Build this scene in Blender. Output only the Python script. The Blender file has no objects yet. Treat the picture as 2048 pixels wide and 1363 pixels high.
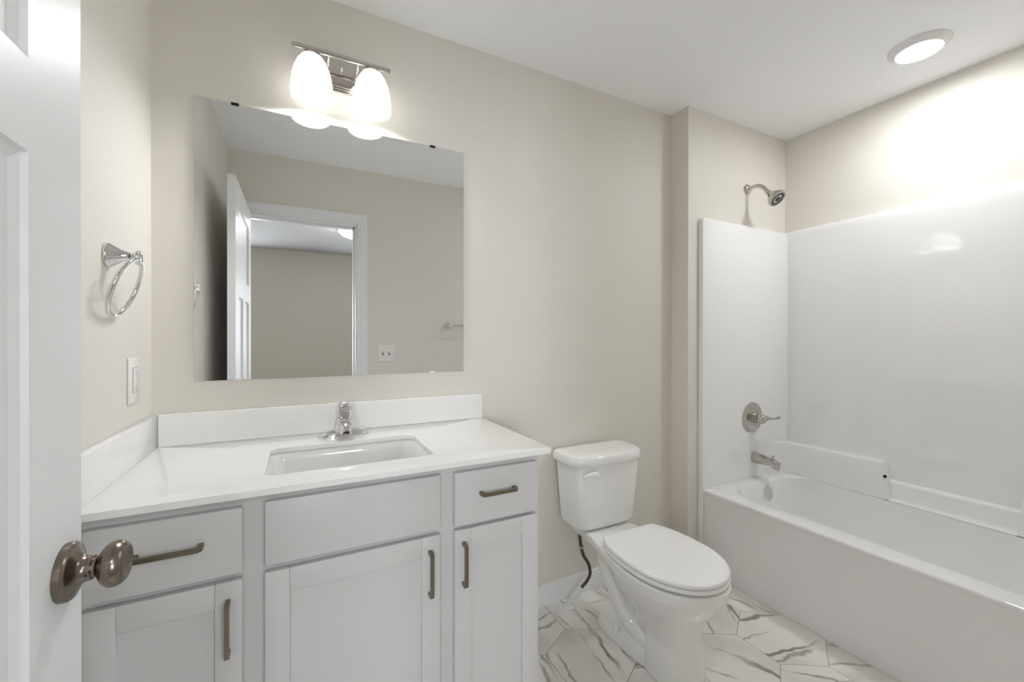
import bpy, bmesh, math, random
from mathutils import Vector, Matrix
PI = math.pi
C = bpy.context.scene.collection
sc = bpy.context.scene

# ------------------------------------------------------------------ camera
cam = bpy.data.cameras.new('camera'); camo = bpy.data.objects.new('camera', cam); C.objects.link(camo)
FPX, TH, PITCH, ROLL = 834.71, 0.4736, -0.0023, 0.0008
cam.sensor_width = 36; cam.lens = FPX / 2048 * 36; cam.shift_y = (677.1 - 681.5) / 2048
cam.clip_start = 0.02; cam.clip_end = 50
d = Vector((math.sin(TH), math.cos(TH), 0)); r0 = Vector((math.cos(TH), -math.sin(TH), 0)); up = Vector((0, 0, 1))
f2 = d * math.cos(PITCH) + up * math.sin(PITCH); u2 = -d * math.sin(PITCH) + up * math.cos(PITCH)
r3 = r0 * math.cos(ROLL) + u2 * math.sin(ROLL); u3 = -r0 * math.sin(ROLL) + u2 * math.cos(ROLL)
m = Matrix((r3, u3, -f2)).transposed().to_4x4(); m.translation = (0.3997, -1.6388, 1.224)
camo.matrix_world = m
sc.camera = camo

# ------------------------------------------------------------------ world, exposure
w = bpy.data.worlds.new('world'); sc.world = w; w.use_nodes = True
w.node_tree.nodes['Background'].inputs[0].default_value = (0.75, 0.85, 1, 1)
w.node_tree.nodes['Background'].inputs[1].default_value = 1.0
sc.view_settings.view_transform = 'Standard'; sc.view_settings.look = 'None'
sc.view_settings.gamma = 1; sc.view_settings.use_curve_mapping = False
sc.view_settings.exposure = 0.63
sc.cycles.use_denoising = True
sc.cycles.max_bounces = 16; sc.cycles.diffuse_bounces = 10; sc.cycles.glossy_bounces = 8
sc.cycles.transmission_bounces = 8; sc.cycles.sample_clamp_indirect = 8
BULB = 185.0       # emission of the two vanity bulbs
LENS = 90.0       # emission of the shower downlight
FILL = 38.0        # added fill lamp behind each made-up bedroom opening, W per metre of width
HALL = 32.0       # emission of the bedroom flush light

# ------------------------------------------------------------------ materials
def mat(name, col, rough=0.5, metal=0.0, spec=0.5, coat=0.0, **kw):
    m = bpy.data.materials.new(name); m.use_nodes = True
    b = m.node_tree.nodes['Principled BSDF']
    b.inputs['Base Color'].default_value = (*col, 1); b.inputs['Roughness'].default_value = rough
    b.inputs['Metallic'].default_value = metal; b.inputs['Specular IOR Level'].default_value = spec
    b.inputs['Coat Weight'].default_value = coat; b.inputs['Coat Roughness'].default_value = 0.04
    for k, v in kw.items(): b.inputs[k.replace('_', ' ')].default_value = v
    return m
def nd(m, t, **kw):
    n = m.node_tree.nodes.new(t)
    for k, v in kw.items(): setattr(n, k, v)
    return n
def lk(m, a, b): m.node_tree.links.new(a, b)
def bump(m, scale, strength, dist=0.001, detail=3.0, kind='NOISE'):
    tc = nd(m, 'ShaderNodeTexCoord'); b = m.node_tree.nodes['Principled BSDF']
    n = nd(m, 'ShaderNodeTexNoise'); n.inputs['Scale'].default_value = scale; n.inputs['Detail'].default_value = detail
    bp = nd(m, 'ShaderNodeBump'); bp.inputs['Strength'].default_value = strength; bp.inputs['Distance'].default_value = dist
    lk(m, tc.outputs['Object'], n.inputs['Vector']); lk(m, n.outputs['Fac'], bp.inputs['Height']); lk(m, bp.outputs[0], b.inputs['Normal'])
    return n
def speckle(m, scale, c1, c2, lo, hi, detail=2):
    tc = nd(m, 'ShaderNodeTexCoord'); b = m.node_tree.nodes['Principled BSDF']
    n = nd(m, 'ShaderNodeTexNoise'); n.inputs['Scale'].default_value = scale; n.inputs['Detail'].default_value = detail
    cr = nd(m, 'ShaderNodeValToRGB'); cr.color_ramp.elements[0].position = lo; cr.color_ramp.elements[1].position = hi
    cr.color_ramp.elements[0].color = (*c1, 1); cr.color_ramp.elements[1].color = (*c2, 1)
    lk(m, tc.outputs['Object'], n.inputs['Vector']); lk(m, n.outputs['Fac'], cr.inputs[0]); lk(m, cr.outputs[0], b.inputs['Base Color'])

M = {}
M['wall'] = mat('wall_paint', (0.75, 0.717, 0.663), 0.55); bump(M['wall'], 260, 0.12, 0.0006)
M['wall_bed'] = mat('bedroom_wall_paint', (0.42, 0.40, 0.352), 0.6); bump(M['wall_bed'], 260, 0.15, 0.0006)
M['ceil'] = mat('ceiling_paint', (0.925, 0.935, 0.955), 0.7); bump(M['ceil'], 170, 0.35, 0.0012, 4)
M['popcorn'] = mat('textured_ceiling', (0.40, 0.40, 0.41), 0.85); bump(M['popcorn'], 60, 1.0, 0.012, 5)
M['trim'] = mat('trim_paint', (0.82, 0.83, 0.84), 0.35)
M['door'] = mat('door_paint', (0.80, 0.81, 0.82), 0.38); bump(M['door'], 90, 0.06, 0.0006)
M['cab'] = mat('cabinet_paint', (0.61, 0.61, 0.61), 0.38)
M['quartz'] = mat('quartz', (0.86, 0.86, 0.85), 0.12, coat=0.2); speckle(M['quartz'], 130, (0.74, 0.74, 0.74), (0.87, 0.87, 0.86), 0.27, 0.36, 5)
M['china'] = mat('vitreous_china', (0.90, 0.90, 0.89), 0.08, coat=0.5)
M['sink'] = mat('sink_china', (0.80, 0.80, 0.79), 0.07, coat=0.5)
M['acryl'] = mat('tub_acrylic', (0.88, 0.88, 0.88), 0.045, coat=1.0); bump(M['acryl'], 9, 0.05, 0.004, 1.5)
M['seat'] = mat('seat_plastic', (0.93, 0.93, 0.93), 0.18)
M['chrome'] = mat('chrome', (0.72, 0.72, 0.73), 0.05, 1)
M['nickel'] = mat('polished_nickel', (0.56, 0.535, 0.50), 0.08, 1)
M['satin'] = mat('satin_nickel', (0.23, 0.195, 0.165), 0.25, 1)
M['pull'] = mat('pull_metal', (0.24, 0.20, 0.155), 0.35, 1)
M['mirror'] = mat('mirror_silver', (0.94, 0.95, 0.955), 0.0, 1)
M['mirror_edge'] = mat('mirror_edge', (0.55, 0.58, 0.56), 0.15)
M['plastic'] = mat('white_plastic', (0.82, 0.82, 0.81), 0.25)
M['black'] = mat('black_plastic', (0.012, 0.012, 0.013), 0.35)
M['slot'] = mat('dark_slot', (0.05, 0.05, 0.05), 0.6)
M['clear'] = mat('clear_clip', (0.75, 0.77, 0.77), 0.15)
M['braid'] = mat('braided_hose', (0.10, 0.085, 0.07), 0.35, 0.7); bump(M['braid'], 700, 0.6, 0.001)
M['grout'] = mat('grout', (0.33, 0.29, 0.25), 0.9)
M['carpet'] = mat('carpet', (0.36, 0.33, 0.29), 0.95); bump(M['carpet'], 400, 0.8, 0.004)
M['caulk'] = mat('caulk', (0.75, 0.75, 0.73), 0.5)

def emis(name, col, s):
    m = bpy.data.materials.new(name); m.use_nodes = True
    b = m.node_tree.nodes['Principled BSDF']; b.inputs['Base Color'].default_value = (0.8, 0.8, 0.8, 1)
    b.inputs['Emission Color'].default_value = (*col, 1); b.inputs['Emission Strength'].default_value = s
    return m
M['bulb'] = emis('lit_bulb', (0.975, 0.99, 1.0), BULB)
M['lens'] = emis('lit_lens', (0.975, 0.99, 1.0), LENS)
M['dome'] = emis('lit_dome', (0.985, 0.99, 1.0), HALL)
def shade_mat():
    m = bpy.data.materials.new('frosted_glass'); m.use_nodes = True; nt = m.node_tree
    nt.nodes.clear(); out = nd(m, 'ShaderNodeOutputMaterial')
    df = nd(m, 'ShaderNodeBsdfDiffuse'); df.inputs[0].default_value = (0.85, 0.85, 0.84, 1)
    tr = nd(m, 'ShaderNodeBsdfTranslucent'); tr.inputs[0].default_value = (0.93, 0.925, 0.91, 1)
    gl = nd(m, 'ShaderNodeBsdfGlossy'); gl.inputs['Roughness'].default_value = 0.25
    m1 = nd(m, 'ShaderNodeMixShader'); m1.inputs[0].default_value = 0.42
    lk(m, df.outputs[0], m1.inputs[1]); lk(m, tr.outputs[0], m1.inputs[2])
    m2 = nd(m, 'ShaderNodeMixShader'); m2.inputs[0].default_value = 0.04
    lk(m, m1.outputs[0], m2.inputs[1]); lk(m, gl.outputs[0], m2.inputs[2])
    lk(m, m2.outputs[0], out.inputs[0]); return m
M['shade'] = shade_mat()
def pane_mat():
    m = bpy.data.materials.new('window_pane'); m.use_nodes = True; m.node_tree.nodes.clear()  # glazing of the added bedroom windows
    out = nd(m, 'ShaderNodeOutputMaterial'); a = nd(m, 'ShaderNodeBsdfTransparent'); g = nd(m, 'ShaderNodeBsdfGlossy'); g.inputs['Roughness'].default_value = 0.02
    x = nd(m, 'ShaderNodeMixShader'); x.inputs[0].default_value = 0.06; lk(m, a.outputs[0], x.inputs[1]); lk(m, g.outputs[0], x.inputs[2]); lk(m, x.outputs[0], out.inputs[0]); return m
M['pane'] = pane_mat()
def tile_mat():
    m = mat('marble_tile', (0.8, 0.78, 0.75), 0.22, coat=0.15); b = m.node_tree.nodes['Principled BSDF']
    at = nd(m, 'ShaderNodeAttribute', attribute_name='tile'); tc = nd(m, 'ShaderNodeTexCoord')
    sep = nd(m, 'ShaderNodeSeparateColor'); lk(m, at.outputs['Color'], sep.inputs[0])
    ang = nd(m, 'ShaderNodeMath', operation='MULTIPLY'); ang.inputs[1].default_value = 6.283; lk(m, sep.outputs[0], ang.inputs[0])
    rot = nd(m, 'ShaderNodeVectorRotate', rotation_type='Z_AXIS'); lk(m, tc.outputs['Object'], rot.inputs['Vector']); lk(m, ang.outputs[0], rot.inputs['Angle'])
    off = nd(m, 'ShaderNodeVectorMath', operation='MULTIPLY_ADD'); off.inputs[1].default_value = (9, 9, 9)
    lk(m, at.outputs['Color'], off.inputs[0]); lk(m, rot.outputs[0], off.inputs[2])
    # warped coordinates
    n1 = nd(m, 'ShaderNodeTexNoise'); n1.inputs['Scale'].default_value = 4.5; n1.inputs['Detail'].default_value = 5; lk(m, off.outputs[0], n1.inputs['Vector'])
    mix = nd(m, 'ShaderNodeVectorMath', operation='MULTIPLY_ADD'); mix.inputs[1].default_value = (0.30, 0.30, 0.0)
    lk(m, n1.outputs['Color'], mix.inputs[0]); lk(m, off.outputs[0], mix.inputs[2])
    def vein(scale, dist, seed, lo, strength, m0, m1):
        o2 = nd(m, 'ShaderNodeVectorMath', operation='ADD'); o2.inputs[1].default_value = seed; lk(m, off.outputs[0], o2.inputs[0])
        wv = nd(m, 'ShaderNodeTexWave', wave_type='BANDS', bands_direction='X', wave_profile='SIN'); wv.inputs['Scale'].default_value = scale
        wv.inputs['Distortion'].default_value = dist; wv.inputs['Detail'].default_value = 4; wv.inputs['Detail Scale'].default_value = 1.0; wv.inputs['Detail Roughness'].default_value = 0.62
        lk(m, o2.outputs[0], wv.inputs['Vector'])
        a = nd(m, 'ShaderNodeMapRange', interpolation_type='SMOOTHSTEP'); a.inputs[1].default_value = lo; a.inputs[2].default_value = 1.0; lk(m, wv.outputs['Fac'], a.inputs[0])
        p = nd(m, 'ShaderNodeMath', operation='POWER'); p.inputs[1].default_value = 2.2; lk(m, a.outputs[0], p.inputs[0])
        nn = nd(m, 'ShaderNodeTexNoise'); nn.inputs['Scale'].default_value = 4.0; nn.inputs['Detail'].default_value = 2; lk(m, o2.outputs[0], nn.inputs['Vector'])
        g = nd(m, 'ShaderNodeMapRange'); g.inputs[1].default_value = m0; g.inputs[2].default_value = m1; g.inputs[4].default_value = strength; lk(m, nn.outputs['Fac'], g.inputs[0])
        q = nd(m, 'ShaderNodeMath', operation='MULTIPLY'); lk(m, p.outputs[0], q.inputs[0]); lk(m, g.outputs[0], q.inputs[1]); return q
    v1 = vein(1.5, 4.0, (0, 0, 0), 0.962, 0.80, 0.38, 0.60); v2 = vein(2.4, 5.0, (5, 3, 1), 0.95, 0.6, 0.45, 0.62); v3 = vein(0.9, 4.0, (2, 7, 4), 0.35, 0.20, 0.35, 0.7)
    t1 = nd(m, 'ShaderNodeMath', operation='MAXIMUM'); lk(m, v1.outputs[0], t1.inputs[0]); lk(m, v2.outputs[0], t1.inputs[1])
    ml = nd(m, 'ShaderNodeMath', operation='MAXIMUM'); lk(m, t1.outputs[0], ml.inputs[0]); lk(m, v3.outputs[0], ml.inputs[1])
    # soft clouds
    cl = nd(m, 'ShaderNodeMix', data_type='RGBA'); cl.inputs[6].default_value = (0.90, 0.885, 0.86, 1); cl.inputs[7].default_value = (0.76, 0.72, 0.68, 1)
    mr = nd(m, 'ShaderNodeMapRange'); mr.inputs[1].default_value = 0.50; mr.inputs[2].default_value = 0.70; lk(m, n1.outputs['Fac'], mr.inputs[0]); lk(m, mr.outputs[0], cl.inputs[0])
    vm = nd(m, 'ShaderNodeMix', data_type='RGBA'); vm.inputs[7].default_value = (0.17, 0.145, 0.13, 1)
    lk(m, cl.outputs[2], vm.inputs[6]); lk(m, ml.outputs[0], vm.inputs[0]); lk(m, vm.outputs[2], b.inputs['Base Color'])
    return m
M['tile'] = tile_mat()

# ------------------------------------------------------------------ geometry helpers
def box(bm, x0, x1, y0, y1, z0, z1, bev=0.0, seg=2):
    vs = [bm.verts.new((x, y, z)) for x in (x0, x1) for y in (y0, y1) for z in (z0, z1)]
    F = [(0, 1, 3, 2), (4, 6, 7, 5), (0, 4, 5, 1), (2, 3, 7, 6), (0, 2, 6, 4), (1, 5, 7, 3)]
    fs = [bm.faces.new([vs[i] for i in f]) for f in F]
    if bev:
        es = list({e for f in fs for e in f.edges})
        bmesh.ops.bevel(bm, geom=es, offset=bev, segments=seg, profile=0.5, affect='EDGES')
def loft(bm, rings, cap0=True, cap1=True, close=True):
    R = [[bm.verts.new(p) for p in r] for r in rings]; n = len(R[0])
    for a, b in zip(R, R[1:]):
        for i in range(n if close else n - 1):
            j = (i + 1) % n
            bm.faces.new((a[i], a[j], b[j], b[i]))
    if cap0: bm.faces.new(R[0][::-1])
    if cap1: bm.faces.new(R[-1])
    return R
def frame_of(ax):
    ax = Vector(ax).normalized(); t = Vector((0, 0, 1)) if abs(ax.z) < 0.9 else Vector((1, 0, 0))
    u = ax.cross(t).normalized(); v = ax.cross(u).normalized(); return ax, u, v
def lathe(bm, prof, o=(0, 0, 0), ax=(0, 0, 1), n=48, sx=1.0, sy=1.0):
    """prof: (radius, distance along the axis)"""
    a, u, v = frame_of(ax); o = Vector(o); rings = []
    for rr, t in prof:
        rr = max(rr, 1e-5)
        rings.append([o + a * t + u * (rr * sx * math.cos(2 * PI * i / n)) + v * (rr * sy * math.sin(2 * PI * i / n)) for i in range(n)])
    loft(bm, rings)
def spline(pts, n=8):
    P = [Vector(p) for p in pts]; P = [2 * P[0] - P[1]] + P + [2 * P[-1] - P[-2]]; out = []
    for i in range(1, len(P) - 2):
        for k in range(n):
            t = k / n; a, b, c, e = P[i - 1], P[i], P[i + 1], P[i + 2]
            out.append(0.5 * ((2 * b) + (c - a) * t + (2 * a - 5 * b + 4 * c - e) * t * t + (3 * b - a - 3 * c + e) * t ** 3))
    out.append(P[-2]); return out
def tube(bm, pts, rad, n=16, sm=8, closed=False, flat=1.0, side=None):
    """rad: number or list along pts (control points)"""
    if isinstance(rad, (int, float)): rad = [rad] * len(pts)
    if sm:
        q = spline([(p[0], p[1], p[2]) for p in pts], sm); rr = [x.x for x in spline([(r, 0, 0) for r in rad], sm)]
    else: q = [Vector(p) for p in pts]; rr = rad
    rings = []; pu = None; L = len(q)
    for i in range(L):
        t = (q[(i + 1) % L] - q[i - 1]) if closed else (q[min(i + 1, L - 1)] - q[max(i - 1, 0)])
        t.normalize()
        if pu is None: pu = Vector(side) if side else frame_of(t)[1]
        u = (pu - t * pu.dot(t)).normalized(); v = t.cross(u); pu = u
        rings.append([q[i] + u * (rr[i] * math.cos(2 * PI * k / n)) + v * (rr[i] * flat * math.sin(2 * PI * k / n)) for k in range(n)])
    if closed: rings.append(rings[0]); loft(bm, rings, False, False)
    else: loft(bm, rings)
def sel(cx, cy, a, bf, bb, z, nf=2.0, nb=2.0, N=64):
    """superellipse ring in plan: half width a, front depth bf (toward -y), back depth bb"""
    out = []
    for i in range(N):
        t = 2 * PI * i / N; c, s = math.cos(t), math.sin(t); n = nb if s > 0 else nf; b = bb if s > 0 else bf
        out.append((cx + a * math.copysign(abs(c) ** (2 / n), c), cy + b * math.copysign(abs(s) ** (2 / n), s), z))
    return out
def rrect(x0, x1, y0, y1, r, z, k=8):
    out = []
    if isinstance(r, (int, float)): r = [r] * 4
    for (cx, cy, a0, q) in ((x1 - r[0], y1 - r[0], 0, r[0]), (x0 + r[1], y1 - r[1], 90, r[1]), (x0 + r[2], y0 + r[2], 180, r[2]), (x1 - r[3], y0 + r[3], 270, r[3])):
        for i in range(k + 1):
            t = math.radians(a0 + 90 * i / k); out.append((cx + q * math.cos(t), cy + q * math.sin(t), z))
    return out
def prism(bm, poly, z0, z1, bev=0.0):
    R = loft(bm, [[(x, y, z0) for x, y in poly], [(x, y, z1) for x, y in poly]])
    if bev:
        top = R[1]; es = [e for v in top for e in v.link_edges if e.other_vert(v) in top]
        bmesh.ops.bevel(bm, geom=list(set(es)), offset=bev, segments=3, profile=0.5, affect='EDGES')
def obj(name, bm, m, parent=None, smooth=True, ang=40, mats=None):
    bmesh.ops.recalc_face_normals(bm, faces=bm.faces)
    me = bpy.data.meshes.new(name); root = parent
    loc = Vector((0, 0, 0))
    if parent is not None:
        while root.parent: root = root.parent
        loc = root.location.copy()
    else:
        xs = [v.co for v in bm.verts]
        loc = Vector(((min(v.x for v in xs) + max(v.x for v in xs)) / 2, (min(v.y for v in xs) + max(v.y for v in xs)) / 2, min(v.z for v in xs)))
    for v in bm.verts: v.co -= loc
    bm.to_mesh(me); bm.free()
    if smooth:
        me.shade_smooth(); me.set_sharp_from_angle(angle=math.radians(ang))
    o = bpy.data.objects.new(name, me); C.objects.link(o)
    for q in (mats or [m]): me.materials.append(q)
    if parent is not None: o.parent = parent
    else: o.location = loc
    return o
def tag(o, label=None, cat=None, group=None, kind=None):
    if label: o['label'] = label
    if cat: o['category'] = cat
    if group: o['group'] = group
    if kind: o['kind'] = kind
    return o
def thing(name, loc, label=None, cat=None, group=None, kind=None):
    o = bpy.data.objects.new(name, None); C.objects.link(o); o.location = loc; o.empty_display_size = 0.05
    return tag(o, label, cat, group, kind)
def nb(): return bmesh.new()
def B(name, m, parent, *boxes, bev=0.0, seg=2, kind=None):
    bm = nb()
    for b in boxes: box(bm, *b, bev=bev, seg=seg)
    o = obj(name, bm, m, parent)
    if kind: o['kind'] = kind
    return o
S = 'structure'

# ------------------------------------------------------------------ room shell
ZC = 2.44; RY = -1.582; RY2 = -1.697; XB = 2.2195; D1 = -0.112; XR = 3.077; BY = -4.97
B('wall_back', M['wall'], None, (-0.12, XB, 0, 0.12, 0, ZC), kind=S)
B('wall_alcove', M['wall'], None, (XB, XR + 0.12, D1, 0.12, 0, ZC), kind=S)
B('wall_left', M['wall'], None, (-0.12, 0, RY, 0, 0, ZC), kind=S)
B('wall_right', M['wall'], None, (XR, XR + 0.12, RY, D1, 0, ZC), kind=S)
OX0, OX1, OZ = 0.085, 0.785, 2.047
B('wall_rear', M['wall'], None, (-1.72, OX0, RY2, RY, 0, ZC), (OX1, XR + 0.12, RY2, RY, 0, ZC), (OX0, OX1, RY2, RY, OZ, ZC), kind=S)
B('ceiling', M['ceil'], None, (-0.12, XR + 0.12, RY2, 0.12, ZC, ZC + 0.1), kind=S)
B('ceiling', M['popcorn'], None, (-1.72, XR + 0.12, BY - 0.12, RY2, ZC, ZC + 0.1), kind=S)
WZ0, WZ1 = 0.75, 2.10
def window_wall(name, axis, p0, p1, a0, a1, wins):
    bs = []; cuts = sorted(wins); e = a0
    def mk(u0, u1, z0, z1): return (u0, u1, p0, p1, z0, z1) if axis == 'x' else (p0, p1, u0, u1, z0, z1)
    for (u0, u1) in cuts:
        bs.append(mk(e, u0, 0, ZC)); bs.append(mk(u0, u1, 0, WZ0)); bs.append(mk(u0, u1, WZ1, ZC)); e = u1
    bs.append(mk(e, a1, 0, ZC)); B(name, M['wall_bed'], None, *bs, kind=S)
window_wall('wall_bedroom_far', 'x', BY - 0.12, BY, -1.72, XR + 0.12, [(-1.45, -0.35), (1.45, 2.75)])  # both openings are made up to let fill light in
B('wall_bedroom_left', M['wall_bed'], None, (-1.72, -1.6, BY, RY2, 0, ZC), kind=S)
def window(i, axis, pm, u0, u1, inward):  # unseen, invented for the fill light it sends through the doorway
    def bx(a, b, q0, q1, z0, z1): return (a, b, pm + q0, pm + q1, z0, z1) if axis == 'x' else (pm + q0, pm + q1, a, b, z0, z1)
    r = thing('window_%d' % i, ((u0 + u1) / 2, pm, WZ0) if axis == 'x' else (pm, (u0 + u1) / 2, WZ0), kind=S); um = (WZ0 + WZ1) / 2
    B('window_frame', M['trim'], r, bx(u0, u0 + 0.04, -0.03, 0.03, WZ0, WZ1), bx(u1 - 0.04, u1, -0.03, 0.03, WZ0, WZ1), bx(u0 + 0.04, u1 - 0.04, -0.03, 0.03, WZ0, WZ0 + 0.04), bx(u0 + 0.04, u1 - 0.04, -0.03, 0.03, WZ1 - 0.04, WZ1), bx(u0 + 0.04, u1 - 0.04, -0.02, 0.02, um - 0.02, um + 0.02), bev=0.002)
    B('window_glass', M['pane'], r, bx(u0 + 0.04, u1 - 0.04, -0.003, 0.003, WZ0 + 0.04, um - 0.02), bx(u0 + 0.04, u1 - 0.04, -0.003, 0.003, um + 0.02, WZ1 - 0.04))
    L = bpy.data.lights.new('daylight', 'AREA'); L.shape = 'RECTANGLE'; L.size = u1 - u0; L.size_y = WZ1 - WZ0; L.energy = FILL * (u1 - u0) * (0.8 if i == 2 else 1.6); L.color = (0.93, 0.97, 1.0)  # added fill lamp outside the pane, no known source there
    o = bpy.data.objects.new('daylight', L); C.objects.link(o)
    if axis == 'x': o.location = ((u0 + u1) / 2, pm - 0.10, um); o.rotation_euler = (PI / 2, 0, 0) 
    else: o.location = (pm - 0.10, (u0 + u1) / 2, um); o.rotation_euler = (PI / 2, 0, -PI / 2)
window(1, 'x', BY - 0.06, -1.45, -0.35, 1); window(2, 'x', BY - 0.06, 1.45, 2.75, 1)
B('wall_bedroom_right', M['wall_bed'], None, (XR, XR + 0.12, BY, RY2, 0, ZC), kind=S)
tag(B('floor', M['carpet'], None, (-1.72, XR + 0.12, BY - 0.12, RY - 0.05, -0.06, 0.0)), kind=S)

# hexagon tile floor: grout slab and individual raised tiles in one mesh
def hex_floor():
    bm = nb(); lay = bm.loops.layers.color.new('tile')
    box(bm, -0.12, XR + 0.12, RY - 0.05, 0.12, -0.06, -0.0012)
    for f in bm.faces: f.material_index = 1
    a = 0.1761; hw = 0.1525; rnd = random.Random(11)
    g = 0.0011
    def clip(poly, ax, val, keep_less):
        out = []
        for i in range(len(poly)):
            p, q = poly[i], poly[(i + 1) % len(poly)]
            ip = (p[ax] <= val) == keep_less; iq = (q[ax] <= val) == keep_less
            if ip: out.append(p)
            if ip != iq:
                t = (val - p[ax]) / (q[ax] - p[ax]); out.append((p[0] + t * (q[0] - p[0]), p[1] + t * (q[1] - p[1])))
        return out
    # bottoms of vertical edges: even k at y=-0.179 (+n*3a), odd k at -0.443
    for k in range(-10, 14):
        for n in range(-5, 4):
            ex = 1.401 + hw * k; eb = (-0.179 if k % 2 == 0 else -0.443) + n * 3 * a
            cx, cy = ex + hw, eb + a / 2       # the hexagon right of that edge
            s = (a - 2 * g / math.sqrt(3) * 1.0) / a
            poly = [(cx + hw * s, cy + a / 2 * s), (cx, cy + a * s), (cx - hw * s, cy + a / 2 * s), (cx - hw * s, cy - a / 2 * s), (cx, cy - a * s), (cx + hw * s, cy - a / 2 * s)]
            for ax, val, kl in ((0, -0.0, False), (0, XR, True), (1, RY - 0.045, False), (1, 0.0, True)):
                if poly: poly = clip(poly, ax, val, kl)
            if len(poly) < 3: continue
            c = (rnd.random(), rnd.random(), rnd.random(), 1)
            vs = [bm.verts.new((x, y, 0)) for x, y in poly]; f = bm.faces.new(vs)
            lo = [bm.verts.new((x, y, -0.0012)) for x, y in poly]
            fs = [f] + [bm.faces.new((vs[i], lo[i], lo[(i + 1) % len(vs)], vs[(i + 1) % len(vs)])) for i in range(len(vs))]
            for q in fs:
                q.material_index = 0
                for l in q.loops: l[lay] = c
    for v in bm.verts: pass
    me = bpy.data.meshes.new('floor'); bm.to_mesh(me); bm.free()
    o = bpy.data.objects.new('floor', me); C.objects.link(o); me.materials.append(M['tile']); me.materials.append(M['grout']); o['kind'] = S
hex_floor()

# baseboards: stepped profile extruded along a line
def base_run(name, p0, p1, nrm):
    bm = nb(); p0, p1, nv = Vector((*p0, 0)), Vector((*p1, 0)), Vector((*nrm, 0))
    prof = [(0, 0), (0.013, 0), (0.013, 0.066), (0.011, 0.071), (0.009, 0.077), (0.0085, 0.084), (0.006, 0.090), (0, 0.092)]
    loft(bm, [[p + nv * t + Vector((0, 0, z)) for t, z in prof] for p in (p0, p1)])
    tag(obj(name, bm, M['trim'], None, ang=25), kind=S)
base_run('baseboard_back', (1.060, 0), (XB, 0), (0, -1))
base_run('baseboard_alcove', (XB, -0.013), (XB, D1), (-1, 0))
base_run('baseboard_rear', (0.858, RY), (2.30, RY), (0, 1))
base_run('baseboard_bedroom', (-1.6, BY), (XR, BY), (0, 1))
base_run('baseboard_left', (0, RY + 0.013), (0, -0.56), (1, 0))

# door casing (bathroom side), profile mitred around the opening
def casing(name, y, s):
    bm = nb(); x0, x1, z1 = OX0 + 0.005, OX1 - 0.005, OZ - 0.003
    prof = [(0, 0), (0, 0.009), (0.006, 0.012), (0.022, 0.012), (0.027, 0.0155), (0.046, 0.0165), (0.052, 0.019), (0.068, 0.019), (0.070, 0.017), (0.070, 0)]
    rings = []
    for (px, pz, dx, dz) in ((x0, 0, -1, 0), (x0, z1, -1, 1), (x1, z1, 1, 1), (x1, 0, 1, 0)):
        rings.append([(px + dx * t, y + s * h, pz + dz * t) for t, h in prof])
    loft(bm, rings); tag(obj(name, bm, M['trim'], None, ang=20), kind=S)
casing('trim_1', RY, 1); casing('trim_2', RY2, -1)
B('trim_3', M['trim'], None, (OX0, OX0 + 0.006, RY2, RY, 0, OZ), (OX1 - 0.016, OX1, RY2, RY, 0, OZ), (OX0 + 0.006, OX1 - 0.016, RY2, RY, OZ - 0.018, OZ), (OX1 - 0.028, OX1 - 0.016, RY2 + 0.03, RY - 0.04, 0, OZ - 0.018), (OX0 + 0.006, OX1 - 0.016, RY2 + 0.03, RY - 0.04, OZ - 0.03, OZ - 0.018), bev=0.001, kind=S)

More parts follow.
